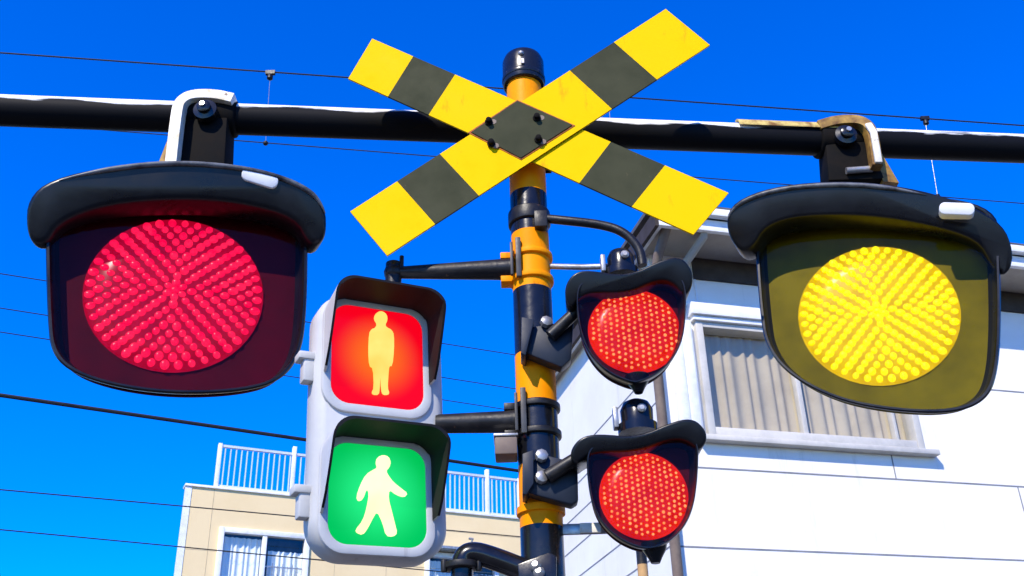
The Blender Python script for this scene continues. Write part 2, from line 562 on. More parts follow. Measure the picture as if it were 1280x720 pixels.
# ------------------------------------------------------------------ cream building
YC = radians(25)
C0 = Vector((-6.6, 20.0, 0))
CM = Matrix.Translation(C0) @ Matrix.Rotation(YC, 4, 'Z')
cream = thing('apartment_building', 'cream rendered building with white roof railing and sliding windows, behind the pedestrian signal', 'building', C0, YC)
CT = 8.19
wins = ((0.78, 2.5, 5.55, 7.38), (5.1, 6.7, 5.4, 7.24))
w = MB(CM)
xs = [0, wins[0][0], wins[0][1], wins[1][0], wins[1][1], 10.5]
for i in range(5):
    if i in (1, 3):
        x0, x1, z0, z1 = wins[i // 2]
        w.box2((x0, 0, 0), (x1, 0.2, z0))
        w.box2((x0, 0, z1), (x1, 0.2, CT))
    else:
        w.box2((xs[i], 0, 0), (xs[i + 1], 0.2, CT))
sk = 0.16                               # the side wall leans away: the plot is not square
def skew(x, y):
    return (x + sk * y, y)
for a, b_ in (((0, 0.2), (0, 9)), ((10.3, 0.2), (10.3, 9))):
    p = [(*skew(a[0], a[1]), 0), (*skew(a[0] + 0.2, a[1]), 0), (*skew(a[0] + 0.2, b_[1]), 0), (*skew(a[0], b_[1]), 0)]
    w.rings([p, [(q[0], q[1], CT) for q in p]])
p = [(*skew(0.2, 8.8), 0), (*skew(10.3, 8.8), 0), (*skew(10.3, 9), 0), (*skew(0.2, 9), 0)]
w.rings([p, [(q[0], q[1], CT - 0.01) for q in p]])
w.build('wall', CREAM, cream)
r_ = MB(CM)
p = [(*skew(0.2, 0.2), 7.9), (*skew(10.3, 0.2), 7.9), (*skew(10.3, 8.8), 7.9), (*skew(0.2, 8.8), 7.9)]
r_.rings([p, [(q[0], q[1], 8.0) for q in p]])
r_.build('roof', PAVING, cream)
co = MB(CM)
co.box2((-0.03, -0.04, CT), (10.53, 0.24, CT + 0.05))
co.build('coping', WHITE, cream, bevel=0.01)
co = MB(CM)
co.box2((-0.012, -0.012, 0), (0.11, 0.1, CT - 0.003))  # narrow white strip up the left corner
co.build('corner_strip', WHITE, cream)
tj = MB(CM)
for z in (7.78, 6.95, 6.12, 5.3, 4.4):
    cuts = [(0.112, 10.5)]
    for x0, x1, z0, z1 in wins:
        if z0 - 0.08 < z < z1 + 0.08:
            cuts = [c for a, b2 in cuts for c in ((a, x0 - 0.06), (x1 + 0.06, b2))]
    for a, b2 in cuts:
        tj.box2((a, -0.003, z - 0.004), (b2, 0, z + 0.004))
for x in (0.55, 3.1, 4.2, 7.4, 8.6):
    tj.box2((x - 0.004, -0.0035, 0), (x + 0.004, 0, CT - 0.003))
tj.build('tile_joint', mat('cream_joint', (0.52, 0.42, 0.26), 0.85), cream)
for x0, x1, z0, z1 in wins:
    fw = MB(CM)
    t = 0.05
    xm = (x0 + x1) / 2
    for lo, hi in (((x0 - 0.05, -0.05, z0), (x0 + t, 0.1, z1 + 0.05)), ((x1 - t, -0.05, z0), (x1 + 0.05, 0.1, z1 + 0.05)),
                   ((x0 + t, -0.045, z1 - t), (x1 - t, 0.1, z1 + 0.05)), ((x0 + t, -0.045, z0), (x1 - t, 0.1, z0 + t)),
                   ((xm - 0.045, -0.03, z0 + t), (xm + 0.045, 0.06, z1 - t))):
        fw.box2(lo, hi)
    wo = fw.build('window', WHITE, cream, bevel=0.006)
    pn = MB(CM)
    pn.flat([(x0 + t, 0.045, z0 + t), (x1 - t, 0.045, z0 + t), (x1 - t, 0.045, z1 - t), (x0 + t, 0.045, z1 - t)])
    pn.build('pane', PANE, wo)
    cu = MB(CM)
    curtain(cu, x0 + 0.03, xm - 0.02, z0, z1 - 0.1, 0.12, 7, 0.02)
    curtain(cu, xm + 0.12, x1 - 0.03, z0, z1 - 0.3, 0.16, 6, 0.025)
    cu.build('curtain', PALECURT, wo, fix=False, sharp=180)
    sl_ = MB(CM)
    if x0 < 2:
        for k in range(7):
            xx = xm + 0.1 + k * 0.1
            sl_.box2((xx, 0.02, z0 + 0.06), (xx + 0.012, 0.03, z1 - 0.62 + 0.05 * (k % 2)))
        for zz in (z1 - 0.66, z1 - 0.95, z1 - 1.3):
            sl_.box2((xm + 0.05, 0.018, zz), (x1 - 0.06, 0.034, zz + 0.025))
        sl_.build('grille', STEEL, wo)
    else:
        sl_.box2((x0 - 0.1, -0.35, z1 + 0.07), (x1 + 0.1, 0, z1 + 0.12))
        sl_.build('canopy', STEEL, wo)
    dr = MB(CM)
    dr.box2((x0, 0.35, z0), (x1, 0.37, z1))
    dr.build('room_back', DARKROOM, wo)
rl = MB(CM)
RX0, RX1, RB, RTP = 0.58, 7.35, CT + 0.05, 9.16
rl.box2((RX0, 0.06, RTP - 0.05), (RX1, 0.12, RTP))
rl.box2((RX0, 0.07, RB + 0.03), (RX1, 0.11, RB + 0.07))
n = int((RX1 - RX0) / 0.112)
for k in range(1, n):
    x = RX0 + (RX1 - RX0) * k / n
    rl.box2((x - 0.011, 0.075, RB + 0.07), (x + 0.011, 0.105, RTP - 0.05))
# the returns along the side
for X in (RX0,):
    a = [(X - 0.02, 0.125), (X + 0.02, 0.125), (*skew(X + 0.02, 4), ), (*skew(X - 0.02, 4), )]
    rl.rings([[(*q, RTP - 0.045) for q in a], [(*q, RTP - 0.004) for q in a]])
RAIL = mat('pale_blue_grey_paint', (0.60, 0.65, 0.74), 0.5, c2=(0.5, 0.54, 0.62), scale=4)
ro = rl.build('railing', RAIL, cream)
for x in (RX0, 2.12, 4.4, 6.55, RX1):
    ps = MB(CM)
    ps.box2((x - 0.04, 0.04, RB), (x + 0.04, 0.14, RTP + (0.14 if 2 < x < 7 else 0.02)))
    ps.build('post', WHITE, ro, bevel=0.006)

# ------------------------------------------------------------------ wires
def level_pair(a, b_, Ya):
    """two photo points taken as one level cable: first at distance Ya"""
    p = P(*a, Ya)
    d = ray(*b_)
    q = CAM + d * ((p.z - CAM.z) / d.z)
    return p, q

def wire(a, b_, Ya, r, label, ext0=0.35, ext1=0.35, group=None, parent=None, name='overhead_wire'):
    p, q = level_pair(a, b_, Ya)
    v = q - p
    p0, q0 = p - v * ext0, q + v * ext1
    mid = (p0 + q0) / 2
    pts = [p0.lerp(q0, i / 12) for i in range(13)]
    m = MB()
    m.tube(pts, r, 8)
    if parent:
        return m.build(name, WIRE, parent)
    t = m.build(name, WIRE)
    t['label'] = label
    t['category'] = 'wire'
    if group:
        t['group'] = group
    return t

GW = 'black wires crossing the sky on the left'
wire((0, 342), (640, 443), 13, 0.0075, 'thin black wire, highest of three close wires ending behind the red lamp and pole', group=GW)
wire((0, 385), (644, 486), 13.2, 0.0075, 'thin black wire, middle of three close wires beside the hanging red lamp', group=GW)
wire((0, 415), (640, 513), 13.4, 0.0075, 'thin black wire, lowest of three close wires beside the hanging red lamp', group=GW)
wire((0, 494), (645, 588), 11, 0.025, 'thick black cable passing just above the cream building roof railing', group=GW)
wire((0, 612), (651, 671), 13, 0.0085, 'thin black wire crossing the cream building just under its roof railing', group=GW)
wire((0, 662), (650, 724), 13, 0.008, 'thin black wire, lowest of all, crossing the left window of the cream building', group=GW)

p, q = level_pair((0, 66), (1280, 157), 9.0)
cat = thing('catenary_wire', 'pair of thin railway wires with droppers running behind the striped crossbuck and pipe', 'wire', (p + q) / 2)
m = MB(); m.tube([p - (q - p) * 0.4, p, q, q + (q - p) * 0.4], 0.009, 8); m.build('upper_wire', WIRE, cat)
p2, q2 = P(330, 178, 0), P(1280, 256, 0)
# the lower wire hangs straight below the upper one
def on_plane(x, y):
    dv = (q - p); nrm = Vector((dv.y, -dv.x, 0)); d = ray(x, y)
    return CAM + d * (nrm.dot(p - CAM) / nrm.dot(d))
a, b_ = on_plane(100, 160), on_plane(1200, 248)
m = MB(); m.tube([a - (b_ - a) * 0.5, a, b_, b_ + (b_ - a) * 0.5], 0.006, 8); m.build('lower_wire', WIRE, cat)
for xt, yt, xb, yb in ((338, 91, 332, 179), (1156, 148, 1172, 245), (760, 119, 768, 213)):
    t_, bt = on_plane(xt, yt), on_plane(xb, yb)
    m = MB(); m.tube([t_, bt], 0.0035, 6); m.build('dropper', STEEL, cat)
    m = MB(); m.box(t_, (0.11, 0.04, 0.05)); m.lathe(t_, (0, 0, -1), [(0.02, 0.02), (0.035, 0.05), (0.035, 0.09), (0.01, 0.11)], 12)
    m.build('clamp', BLACKM, cat)
    m = MB(); m.sphere(bt, 0.03, 2); m.build('lower_clip', BLACKM, cat)

# ------------------------------------------------------------------ striped crossing pole
PX, PY, PR = 0.0535, 2.45, 0.0515
PB = Vector((PX, PY, 0.13))
pole = thing('crossing_pole', 'black and orange banded steel crossing pole with a black cap', 'pole', PB)
def pz(y):
    d = 0
    x = 652 + (y - 70) * 0.0435
    return P(x, y, PY).z
m = MB()
edges = [pz(k) for k in (104, 246, 296, 366, 446, 506, 584, 661)]
z = edges[-1]
while z > 0.5:
    z -= 0.28
    edges.append(z)
edges[-1] = 0.13
for i, (za, zb) in enumerate(zip(edges, edges[1:])):
    m.mi = i % 2
    m.lathe((PX, PY, 0), (0, 0, 1), [(PR, zb), (PR, za)], 40, cap=(i == 0))
bmesh.ops.remove_doubles(m.b, verts=m.b.verts[:], dist=0.0005)
m.build('shaft', [ORANGE, BLACK], pole)
m = MB()
zc = pz(108)
m.lathe((PX, PY, 0), (0, 0, 1), [(PR + 0.009, zc - 0.005), (PR + 0.011, zc), (PR + 0.011, zc + 0.085), (PR + 0.004, zc + 0.105), (0.02, zc + 0.112)], 36)
m.lathe((PX, PY, 0), (0, 0, 1), [(PR + 0.0135, zc + 0.012), (PR + 0.0135, zc + 0.028)], 36)
co = m.build('cap', BLACK, pole, bevel=0.003)
m = MB()
m.sphere((PX - 0.006, PY - PR - 0.010, zc + 0.075), 0.009, 2); m.box((PX - 0.002, PY - PR - 0.012, zc + 0.042), (0.008, 0.008, 0.018)); m.build('cap_screw', STEEL, co)
m = MB()
m.lathe((PX, PY, 0), (0, 0, 1), [(PR + 0.05, 0.13), (PR + 0.05, 0.15), (PR + 0.01, 0.155), (PR + 0.01, 0.24)], 32)
m.build('base_flange', BLACKM, pole, bevel=0.004)
m = MB()
zs = pz(664)
m.box2((PX + PR - 0.004, PY - 0.012, zs - 0.013), (PX + 0.19, PY - 0.004, zs + 0.013))
so = m.build('strap_bracket', STEEL, pole, bevel=0.002)
m = MB()
m.box2((PX + 0.09, PY - 0.02, zs - 0.012), (PX + 0.14, PY - 0.0125, zs + 0.012)); m.build('clip', CREAMMETAL, so, bevel=0.002)
m = MB()
m.lathe((PX, PY, 0), (0, 0, 1), [(PR + 0.004, pz(640) - 0.01), (PR + 0.007, pz(640) - 0.008), (PR + 0.007, pz(640) + 0.008), (PR + 0.004, pz(640) + 0.01)], 36)
m.build('paint_band', ORANGE, pole)

# ------------------------------------------------------------------ crossbuck
SY = 2.36
so_ = P(653, 164, SY)
cb = thing('crossbuck_sign', 'yellow and black striped X shaped level crossing sign on the pole', 'sign', so_)
def arm(quad, cuts, y0, y1, wob):
    """quad: two corners of each end (photo); stripes between the cuts, each its own colour"""
    a0, a1, b0, b1 = [Vector((P(*k, SY).x, 0, P(*k, SY).z)) for k in quad]
    m = MB()
    for i in range(len(cuts) - 1):
        u, v = cuts[i][0], cuts[i + 1][0]
        m.mi = cuts[i][1]
        c = [a0.lerp(b0, u), a0.lerp(b0, v), a1.lerp(b1, v), a1.lerp(b1, u)]
        m.rings([[(k.x, y0, k.z) for k in c], [(k.x, y1, k.z) for k in c]], True, True)
    bmesh.ops.remove_doubles(m.b, verts=m.b.verts[:], dist=0.0003)
    inner = [f for f in m.b.faces if abs(f.normal.y) < 0.5]
    return m
# (0 yellow, 1 black)
A = arm([(465, 47), (435, 97), (911, 240), (867, 292)], [(0, 0), (.125, 1), (.25, 0), (.69, 1), (.835, 0), (1, 0)], SY + 0.004, SY + 0.010, 0)
A.build('arm', [YELLOW, OLIVE], cb)
B = arm([(438, 265), (484, 320), (832, 12), (887, 57)], [(0, 0), (.135, 1), (.262, 0), (.672, 1), (.82, 0), (1, 0)], SY - 0.003, SY + 0.003, 0)
B.build('arm', [YELLOW, OLIVE], cb)
m = MB()
m.prism(xz([(646.5, 128), (715, 158), (651, 199), (589, 167)], SY, Vector((0, 0, 0))), SY - 0.0075, SY - 0.004)
dia = m.build('centre_plate', OLIVE, cb)
m = MB()
q4 = xz([(646.5, 126), (719, 158), (651.5, 201), (585, 167)], SY, Vector((0, 0, 0)))
m.prism(q4, SY - 0.0045, SY - 0.0035)
m.build('rust_edge', RUST, cb)
for x, y in ((611, 153), (614, 180), (671, 148), (673, 175)):
    c = P(x, y, SY - 0.008)
    m = MB(); m.lathe(c, (0, -1, 0), [(0.0115, 0), (0.0115, 0.004), (0.008, 0.006), (0.008, 0.016), (0.005, 0.018)], 12)
    bo = m.build('bolt', MATTE, cb)
    m = MB(); m.lathe(c + Vector((0.013, 0.001, 0.002 if y < 165 else -0.006)), (0, -1, 0), [(0.010, 0), (0.009, 0.0015)], 7); m.build('washer', RUNIN, bo)
m = MB()
for s in (-1, 1):
    m.box2((PX + s * 0.06 - 0.012, SY + 0.0105, so_.z - 0.05), (PX + s * 0.06 + 0.012, PY + 0.03, so_.z + 0.05))
m.box2((PX - 0.0715, PY + 0.0525, so_.z - 0.045), (PX + 0.0715, PY + 0.0575, so_.z + 0.0))
m.build('mount_bracket', BLACKM, cb, bevel=0.002)

# ------------------------------------------------------------------ overhead pipe
ZP, PIPER = 3.5556, 0.047
def pipe_pt(x, y):
    d = ray(x, y); return CAM + d * ((ZP - CAM.z) / d.z)
pa, pb = pipe_pt(0, 138), pipe_pt(1280, 186)
dirp = (pb - pa); dirp.z = 0; dirp.normalize()
yaw_p = atan2(dirp.y, dirp.x)
def on_pipe(x):                        # point of the pipe axis at world x
    t = (x - pa.x) / dirp.x
    return Vector((x, pa.y + dirp.y * t, ZP))
mid = on_pipe(PX)
pipe = thing('overhead_pipe', 'long black horizontal pipe with a white highlight painted along its top, carrying the two big lamps', 'pipe', mid, yaw_p)
PM = Matrix.Translation(mid) @ Matrix.Rotation(yaw_p, 4, 'Z')
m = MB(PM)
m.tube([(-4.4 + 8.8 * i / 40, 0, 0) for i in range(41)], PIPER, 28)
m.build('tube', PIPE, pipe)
m = MB(PM)
m.lathe((-0.07, 0, 0), (1, 0, 0), [(PIPER + 0.006, 0), (PIPER + 0.006, 0.14)], 28)
m.box2((-0.085, -0.10, -0.02), (-0.0725, 0.0, 0.02))
m.box2((0.0725, -0.10, -0.02), (0.085, 0.0, 0.02))
m.build('pole_clamp', BLACKM, pipe, bevel=0.003)
for X in (-4.35, 4.35):                # its own posts, outside the photograph
    m = MB(PM); m.tube([(X, 0.1, -ZP), (X, 0.1, 0.2)], 0.06, 20); m.build('post', BLACKM, pipe)

# ------------------------------------------------------------------ lamps
def led_dots(n_rings, R, dot, center, dome, step):
    pts = [(0.0, 0.0)]
    for k in range(1, n_rings + 1):
        r = R * k / n_rings
        n = max(6, int(round(2 * pi * r / step)))
        for j in range(n):
            a = 2 * pi * (j + 0.5 * (k % 2)) / n
            pts.append((r * cos(a), r * sin(a)))
    return pts

def loft(mb, outline, steps):
    """outline in (x,z) about (cx,cz); steps = (scale x, scale z, y)"""
    cx = sum(k[0] for k in outline) / len(outline)
    cz = sum(k[1] for k in outline) / len(outline)
    mb.rings([[(cx + (x - cx) * sx, y, cz + (z - cz) * sz) for x, z in outline] for sx, sz, y in steps], False, False)
    return cx, cz

def lamp(name, label, cat, lens_px, rx, Y, body_px, visor_px, face_mat, lens_mat, dot_mat, rim_d=0.07, vis_f=0.2, vis_b=-0.02,
         small=False, group=None, vis_bevel=0.02, back=0.16, yaw=0.0, tilt=0.35):
    c = P(*lens_px, Y)
    t = thing(name, label, cat, c, yaw, group)
    M = Matrix.Translation(c) @ Matrix.Rotation(yaw, 4, 'Z')
    R = loc([(lens_px[0] + rx, lens_px[1])], M, 0)[0][0]
    # bowl shaped housing, open to the front
    ol = chaikin(loc(body_px, M, -rim_d), 3)
    m = MB(M)
    cx = sum(k[0] for k in ol) / len(ol); cz = sum(k[1] for k in ol) / len(ol)
    def ring(s, y):
        return [(cx + (x - cx) * s, y, cz + (z - cz) * s) for x, z in ol]
    m.rings([ring(0.40, back + 0.03), ring(0.55, back), ring(0.80, back * 0.35), ring(0.985, -rim_d + 0.02), ring(1.0, -rim_d + 0.006), ring(0.99, -rim_d),
             ring(0.972, -rim_d), ring(0.962, -rim_d + 0.006), ring(0.93, 0.008)], True, False)
    m.build('housing', VISOR, t, sharp=60)
    m = MB(M)
    m.rings([ring(0.945, 0.014), ring(0.945, 0.004)], True, True)
    m.build('face_plate', face_mat, t)
    # lens
    m = MB(M)
    m.lathe((0, 0.004, 0), (0, -1, 0), [(R * 1.04, 0), (R * 1.02, 0.008), (R * 0.7, 0.016), (R * 0.3, 0.02), (0.001, 0.021)], 48, cap=False)
    lo = m.build('lens', lens_mat, t, sharp=70)
    m = MB(M)
    if small:
        pts = []
        st = R / 7.6
        for i in range(-8, 9):
            for j in range(-9, 10):
                x = i * st + random.uniform(-.1, .1) * st
                zz = (j + 0.5 * (i % 2)) * st * 0.95 + random.uniform(-.1, .1) * st
                if x * x + zz * zz < (R * 0.97) ** 2:
                    pts.append((x, zz))
        dr_ = R * 0.038
    else:
        pts = led_dots(10, R * 0.96, 0, None, 0, R * 0.150)
        dr_ = R * 0.059
    for x, zz in pts:
        d2 = sqrt(x * x + zz * zz) / R
        yy = -0.017                    # on the surface of the lens
        for (d0, y0), (d1, y1) in zip(((0, -.017), (.3, -.016), (.7, -.012), (1.02, -.004)), ((.3, -.016), (.7, -.012), (1.02, -.004), (1.1, .004))):
            if d0 <= d2 <= d1:
                yy = y0 + (y1 - y0) * (d2 - d0) / (d1 - d0)
        if small:
            m.sphere((x, yy, zz), dr_ * random.uniform(0.8, 1.2), 1, 0.6)
        else:                          # small lens bumps, longer along the spokes
            q = random.uniform(0.85, 1.15) * dr_
            g_ = bmesh.ops.create_icosphere(m.b, subdivisions=2, radius=1.0, matrix=Matrix.Translation((x, yy, zz)) @ Matrix.Rotation(-atan2(zz, x), 4, 'Y') @ Matrix.Diagonal((q * 1.0, q * 0.42, q * 0.82, 1)))
    m.build('led_array', dot_mat, lo, sharp=180)
    # visor
    m = MB(M)
    vp = chaikin(loc(visor_px, M, -vis_f), 2)
    vx = sum(k[0] for k in vp) / len(vp)
    vz = max(k[1] for k in vp)
    front = [(x, -vis_f + min((vz - zz) * tilt, vis_f * 0.75), zz) for x, zz in vp]     # the front edge leans back below
    backr = [(vx + (x - vx) * 0.97, vis_b, zz) for x, zz in vp]
    m.rings([front, backr])
    m.build('visor', VISOR, t, bevel=vis_bevel, seg=3, sharp=50)
    if not small:                      # grey tube standing in for the highlight along the upper front edge
        im = max(range(len(vp)), key=lambda q: vp[q][0])
        tp = [k for k in vp[1:im - 1] if k[1] > vz - 0.10]
        m = MB(M)
        tl = smooth_path([(x, -vis_f + 0.004 + (vz - zz) * tilt, zz - 0.012) for x, zz in tp], 1)
        m.tube(tl, [0.0072 * min(1, 0.15 + 5 * min(q, len(tl) - 1 - q) / len(tl)) for q in range(len(tl))], 10)
        m.build('rim_highlight', HIGHLIGHT, t)
    cv = MB(M)                         # clear front cover
    cv.flat([(x, -rim_d + 0.012, zz) for x, _, zz in ring(0.966, 0)])
    cv.build('cover', YCOVER if face_mat is OLIVEFACE else RCOVER, t)
    return t, M, R, c

RED_L = emit('red_lens', (0.60, 0.0, 0.035), 0.75, (0.42, 0.0, 0.024), 14)
RED_D = emit('red_led', (1.0, 0.015, 0.08), 1.25, (0.85, 0.0, 0.06), 30)
YEL_L = emit('yellow_lens', (0.95, 0.62, 0.0), 0.9, (0.75, 0.45, 0.0), 22, base=(0.06, 0.045, 0.0))
YEL_D = emit('yellow_led', (1.0, 0.93, 0.0), 1.3, (1.0, 0.80, 0.0), 30, base=(0.06, 0.045, 0.0))
SRED_L = emit('small_red_lens', (0.95, 0.022, 0.0), 0.9, (0.68, 0.008, 0.0), 16)
SRED_D = emit('small_red_led', (1.0, 0.36, 0.10), 1.4, (1.0, 0.20, 0.05), 30)

BIG = 'big lamps hanging from the overhead pipe'
body = [(56, 240), (57, 330), (59, 395), (63, 440), (90, 466), (150, 484), (222, 492), (300, 489), (352, 476), (378, 440), (384, 380), (385, 300), (386, 240), (220, 236)]
vis = [(26, 262), (30, 232), (60, 212), (140, 200), (225, 196), (320, 206), (385, 226), (410, 250), (413, 278), (404, 290), (390, 288), (372, 260), (300, 243), (220, 237), (130, 241), (70, 258), (54, 280), (34, 280)]
t, M, R, c = lamp('crossing_lamp', 'big red lit dotted lamp with black visor hanging from the pipe', 'lamp', (219, 366), 107, 2.36, body, vis, MAROON, RED_L, RED_D, group=BIG, rim_d=0.05, vis_f=0.15, yaw=radians(17), vis_bevel=0.014)
def hanger(t, px, flip, strap_mat, top_mat, Yl):
    """clamp round the pipe, neck down to the lamp, curved strap and bolt"""
    a = on_pipe(P(px, 150, Yl).x)
    top = P(px, 200, Yl)
    ax = dirp
    m = MB()
    m.lathe(a - ax * 0.085, ax, [(PIPER + 0.002, 0), (PIPER + 0.010, 0.003), (PIPER + 0.010, 0.167), (PIPER + 0.002, 0.17)], 28)
    z1, z0 = ZP - PIPER * 0.7, top.z - 0.04
    yc = a.y
    m.rings([[(a.x - 0.085, yc - 0.05, z0), (a.x + 0.085, yc - 0.05, z0), (a.x + 0.085, yc + 0.05, z0), (a.x - 0.085, yc + 0.05, z0)],
             [(a.x - 0.07, yc - 0.045, z1), (a.x + 0.07, yc - 0.045, z1), (a.x + 0.07, yc + 0.045, z1), (a.x - 0.07, yc + 0.045, z1)]])
    m.build('pipe_clamp', MATTE, t, bevel=0.005)
    s = -1 if not flip else 1
    fy = a.y - PIPER - 0.022
    m = MB()
    pts = [Vector((a.x + s * 0.055, fy - 0.01, z0 + 0.02)), Vector((a.x + s * 0.062, fy - 0.012, ZP - 0.045)), Vector((a.x + s * 0.062, fy, ZP + 0.002)), Vector((a.x + s * 0.035, fy + 0.008, ZP + 0.032)),
           Vector((a.x - s * 0.03, fy + 0.015, ZP + 0.036)), Vector((a.x - s * 0.085, fy + 0.02, ZP + 0.022))]
    m.strap(smooth_path(pts, 3), 0.036, 0.032, (0, 1, 0))
    m.build('strap', top_mat, t, bevel=0.013, seg=4)
    if flip:
        m = MB()
        m.strap([Vector((a.x + s * 0.055, fy - 0.035, z0 + 0.02)), Vector((a.x + s * 0.060, fy - 0.037, ZP - 0.045)), Vector((a.x + s * 0.052, fy - 0.030, ZP - 0.005))], 0.012, 0.022, (0, 1, 0))
        m.build('pale_bar', strap_mat, t, bevel=0.004)
    m = MB()
    m.lathe((a.x - s * 0.012, fy + 0.012, ZP - 0.026), (0, -1, 0), [(0.034, 0), (0.034, 0.02), (0.02, 0.024), (0.02, 0.036), (0.012, 0.04)], 24)
    bo = m.build('bolt', BLACK, t)
    m = MB()
    m.lathe((a.x - s * 0.01, fy - 0.028, ZP - 0.024), (0, -1, 0), [(0.008, 0), (0.008, 0.006)], 12)
    m.build('pin', STEEL, bo)
    m = MB()
    m.rings([[(a.x + s * 0.075, fy + 0.02, z1 + 0.02), (a.x + s * 0.13, fy + 0.03, z0 - 0.01), (a.x + s * 0.08, fy + 0.02, z0 - 0.01), (a.x + s * 0.055, fy + 0.02, z1)],
             [(a.x + s * 0.075, fy + 0.06, z1 + 0.02), (a.x + s * 0.13, fy + 0.07, z0 - 0.01), (a.x + s * 0.08, fy + 0.06, z0 - 0.01), (a.x + s * 0.055, fy + 0.06, z1)]])
    m.build('side_plate', RUSTYSTRAP, t)
    m = MB()
    m.tube([(a.x + 0.05, fy + 0.01, z0 + 0.03), (a.x - 0.03, fy + 0.01, z0 + 0.026)], 0.011, 10)
    m.build('neck_pin', STEEL, t)
    return a
hanger(t, 245, False, CREAMMETAL, CREAMMETAL, 2.38)

def glint_plate(t, M, px, y, w, h, an):
    x0, z0 = loc([px], M, y)[0]
    o_ = [(x * cos(an) - z * sin(an), x * sin(an) + z * cos(an)) for x, z in rrect(-w, w, -h, h, h * 0.9)]
    m = MB(M); m.rings([[(x0 + x, y - 0.002 - z * 0.3, z0 + z) for x, z in o_], [(x0 + x, y + 0.03, z0 + z) for x, z in o_]])
    m.build('visor_glint', WHITE, t, bevel=0.002)  # white plate standing in for a sun glint on the visor
glint_plate(t, M, (325, 222), -0.143, 0.048, 0.018, radians(-10))

body = [(941, 246), (945, 330), (950, 392), (956, 430), (982, 466), (1040, 498), (1110, 513), (1190, 517), (1235, 500), (1249, 460), (1252, 390), (1250, 320), (1247, 250), (1095, 242)]
vis = [(905, 280), (910, 254), (950, 236), (1010, 226), (1080, 223), (1150, 229), (1215, 243), (1258, 262), (1273, 290), (1270, 312), (1258, 318), (1244, 304), (1226, 280), (1165, 266), (1085, 258), (1000, 261), (955, 273), (938, 298), (920, 302)]
t, M, R, c = lamp('crossing_lamp', 'big yellow lit dotted lamp with black visor hanging from the pipe', 'lamp', (1097, 392), 102, 2.58, body, vis, OLIVEFACE, YEL_L, YEL_D, group=BIG, rim_d=0.05, vis_f=0.15, yaw=radians(-17), vis_bevel=0.014)
hanger(t, 1062, True, CREAMMETAL, RUSTYSTRAP, 2.6)
glint_plate(t, M, (1196, 261), -0.143, 0.044, 0.016, radians(-13))
# rusty yellow paint flake strip on the pipe beside the clamp
m = MB()
a = on_pipe(P(1040, 165, 2.65).x)
def arc_strip(a, x0, x1, r, a0, a1):
    for i in range(8):
        u0, u1 = x0 + (x1 - x0) * i / 8, x0 + (x1 - x0) * (i + 1) / 8
    rings = []
    for i in range(9):
        u = x0 + (x1 - x0) * i / 8
        p_ = a + dirp * u
        w_ = 1 - 0.5 * (i % 2)
        rings.append([p_ + r * (Vector((0, 0, 1)) * cos(q_) + Vector((0, -1, 0)) * sin(q_)) for q_ in [a0 + (a1 - a0) * k / 6 for k in range(7)]])
    return rings
rg = arc_strip(a, -0.30, 0.06, PIPER + 0.012, radians(12), radians(72))
m.rings([[p_ for p_ in r_] + [p_ - Vector((0, 0, 0.006)) for p_ in r_[::-1]] for r_ in rg])
m.build('saddle', mat('yellowed_saddle', (0.62, 0.47, 0.14), 0.6, c2=(0.2, 0.09, 0.02), scale=18, lo=0.42, hi=0.62), t)

# the two small lamps on the pole
SM = 'small red lamps on the right of the pole'
body = [(720, 352), (721, 400), (732, 436), (756, 464), (788, 478), (800, 478), (832, 462), (852, 432), (858, 398), (858, 345), (826, 335), (784, 348), (745, 350)]
vis = [(706, 352), (716, 338), (735, 334), (784, 341), (830, 322), (852, 320), (867, 334), (868, 352), (858, 362), (842, 346), (822, 344), (785, 359), (738, 358), (724, 366), (716, 376), (708, 368)]
t1, M1, R1, c1 = lamp('signal_lamp', 'small red lit lamp with notched visor, upper of the two on the pole', 'lamp', (793, 413), 56, 2.32, body, vis, DARKRED, SRED_L, SRED_D,
                      rim_d=0.05, vis_f=0.07, vis_b=0.05, small=True, group=SM, vis_bevel=0.008, back=0.10)
body = [(733, 558), (734, 600), (742, 640), (764, 668), (796, 685), (822, 686), (850, 668), (867, 638), (873, 595), (874, 545), (845, 538), (798, 550), (760, 553)]
vis = [(714, 556), (726, 543), (748, 539), (797, 543), (845, 524), (868, 522), (884, 535), (886, 548), (876, 558), (860, 546), (838, 545), (798, 559), (745, 560), (730, 568), (722, 574), (714, 568)]
t2, M2, R2, c2 = lamp('signal_lamp', 'small red lit lamp with notched visor, lower of the two on the pole', 'lamp', (805, 619), 54, 2.32, body, vis, DARKRED, SRED_L, SRED_D,
                      rim_d=0.05, vis_f=0.07, vis_b=0.05, small=True, group=SM, vis_bevel=0.008, back=0.10)
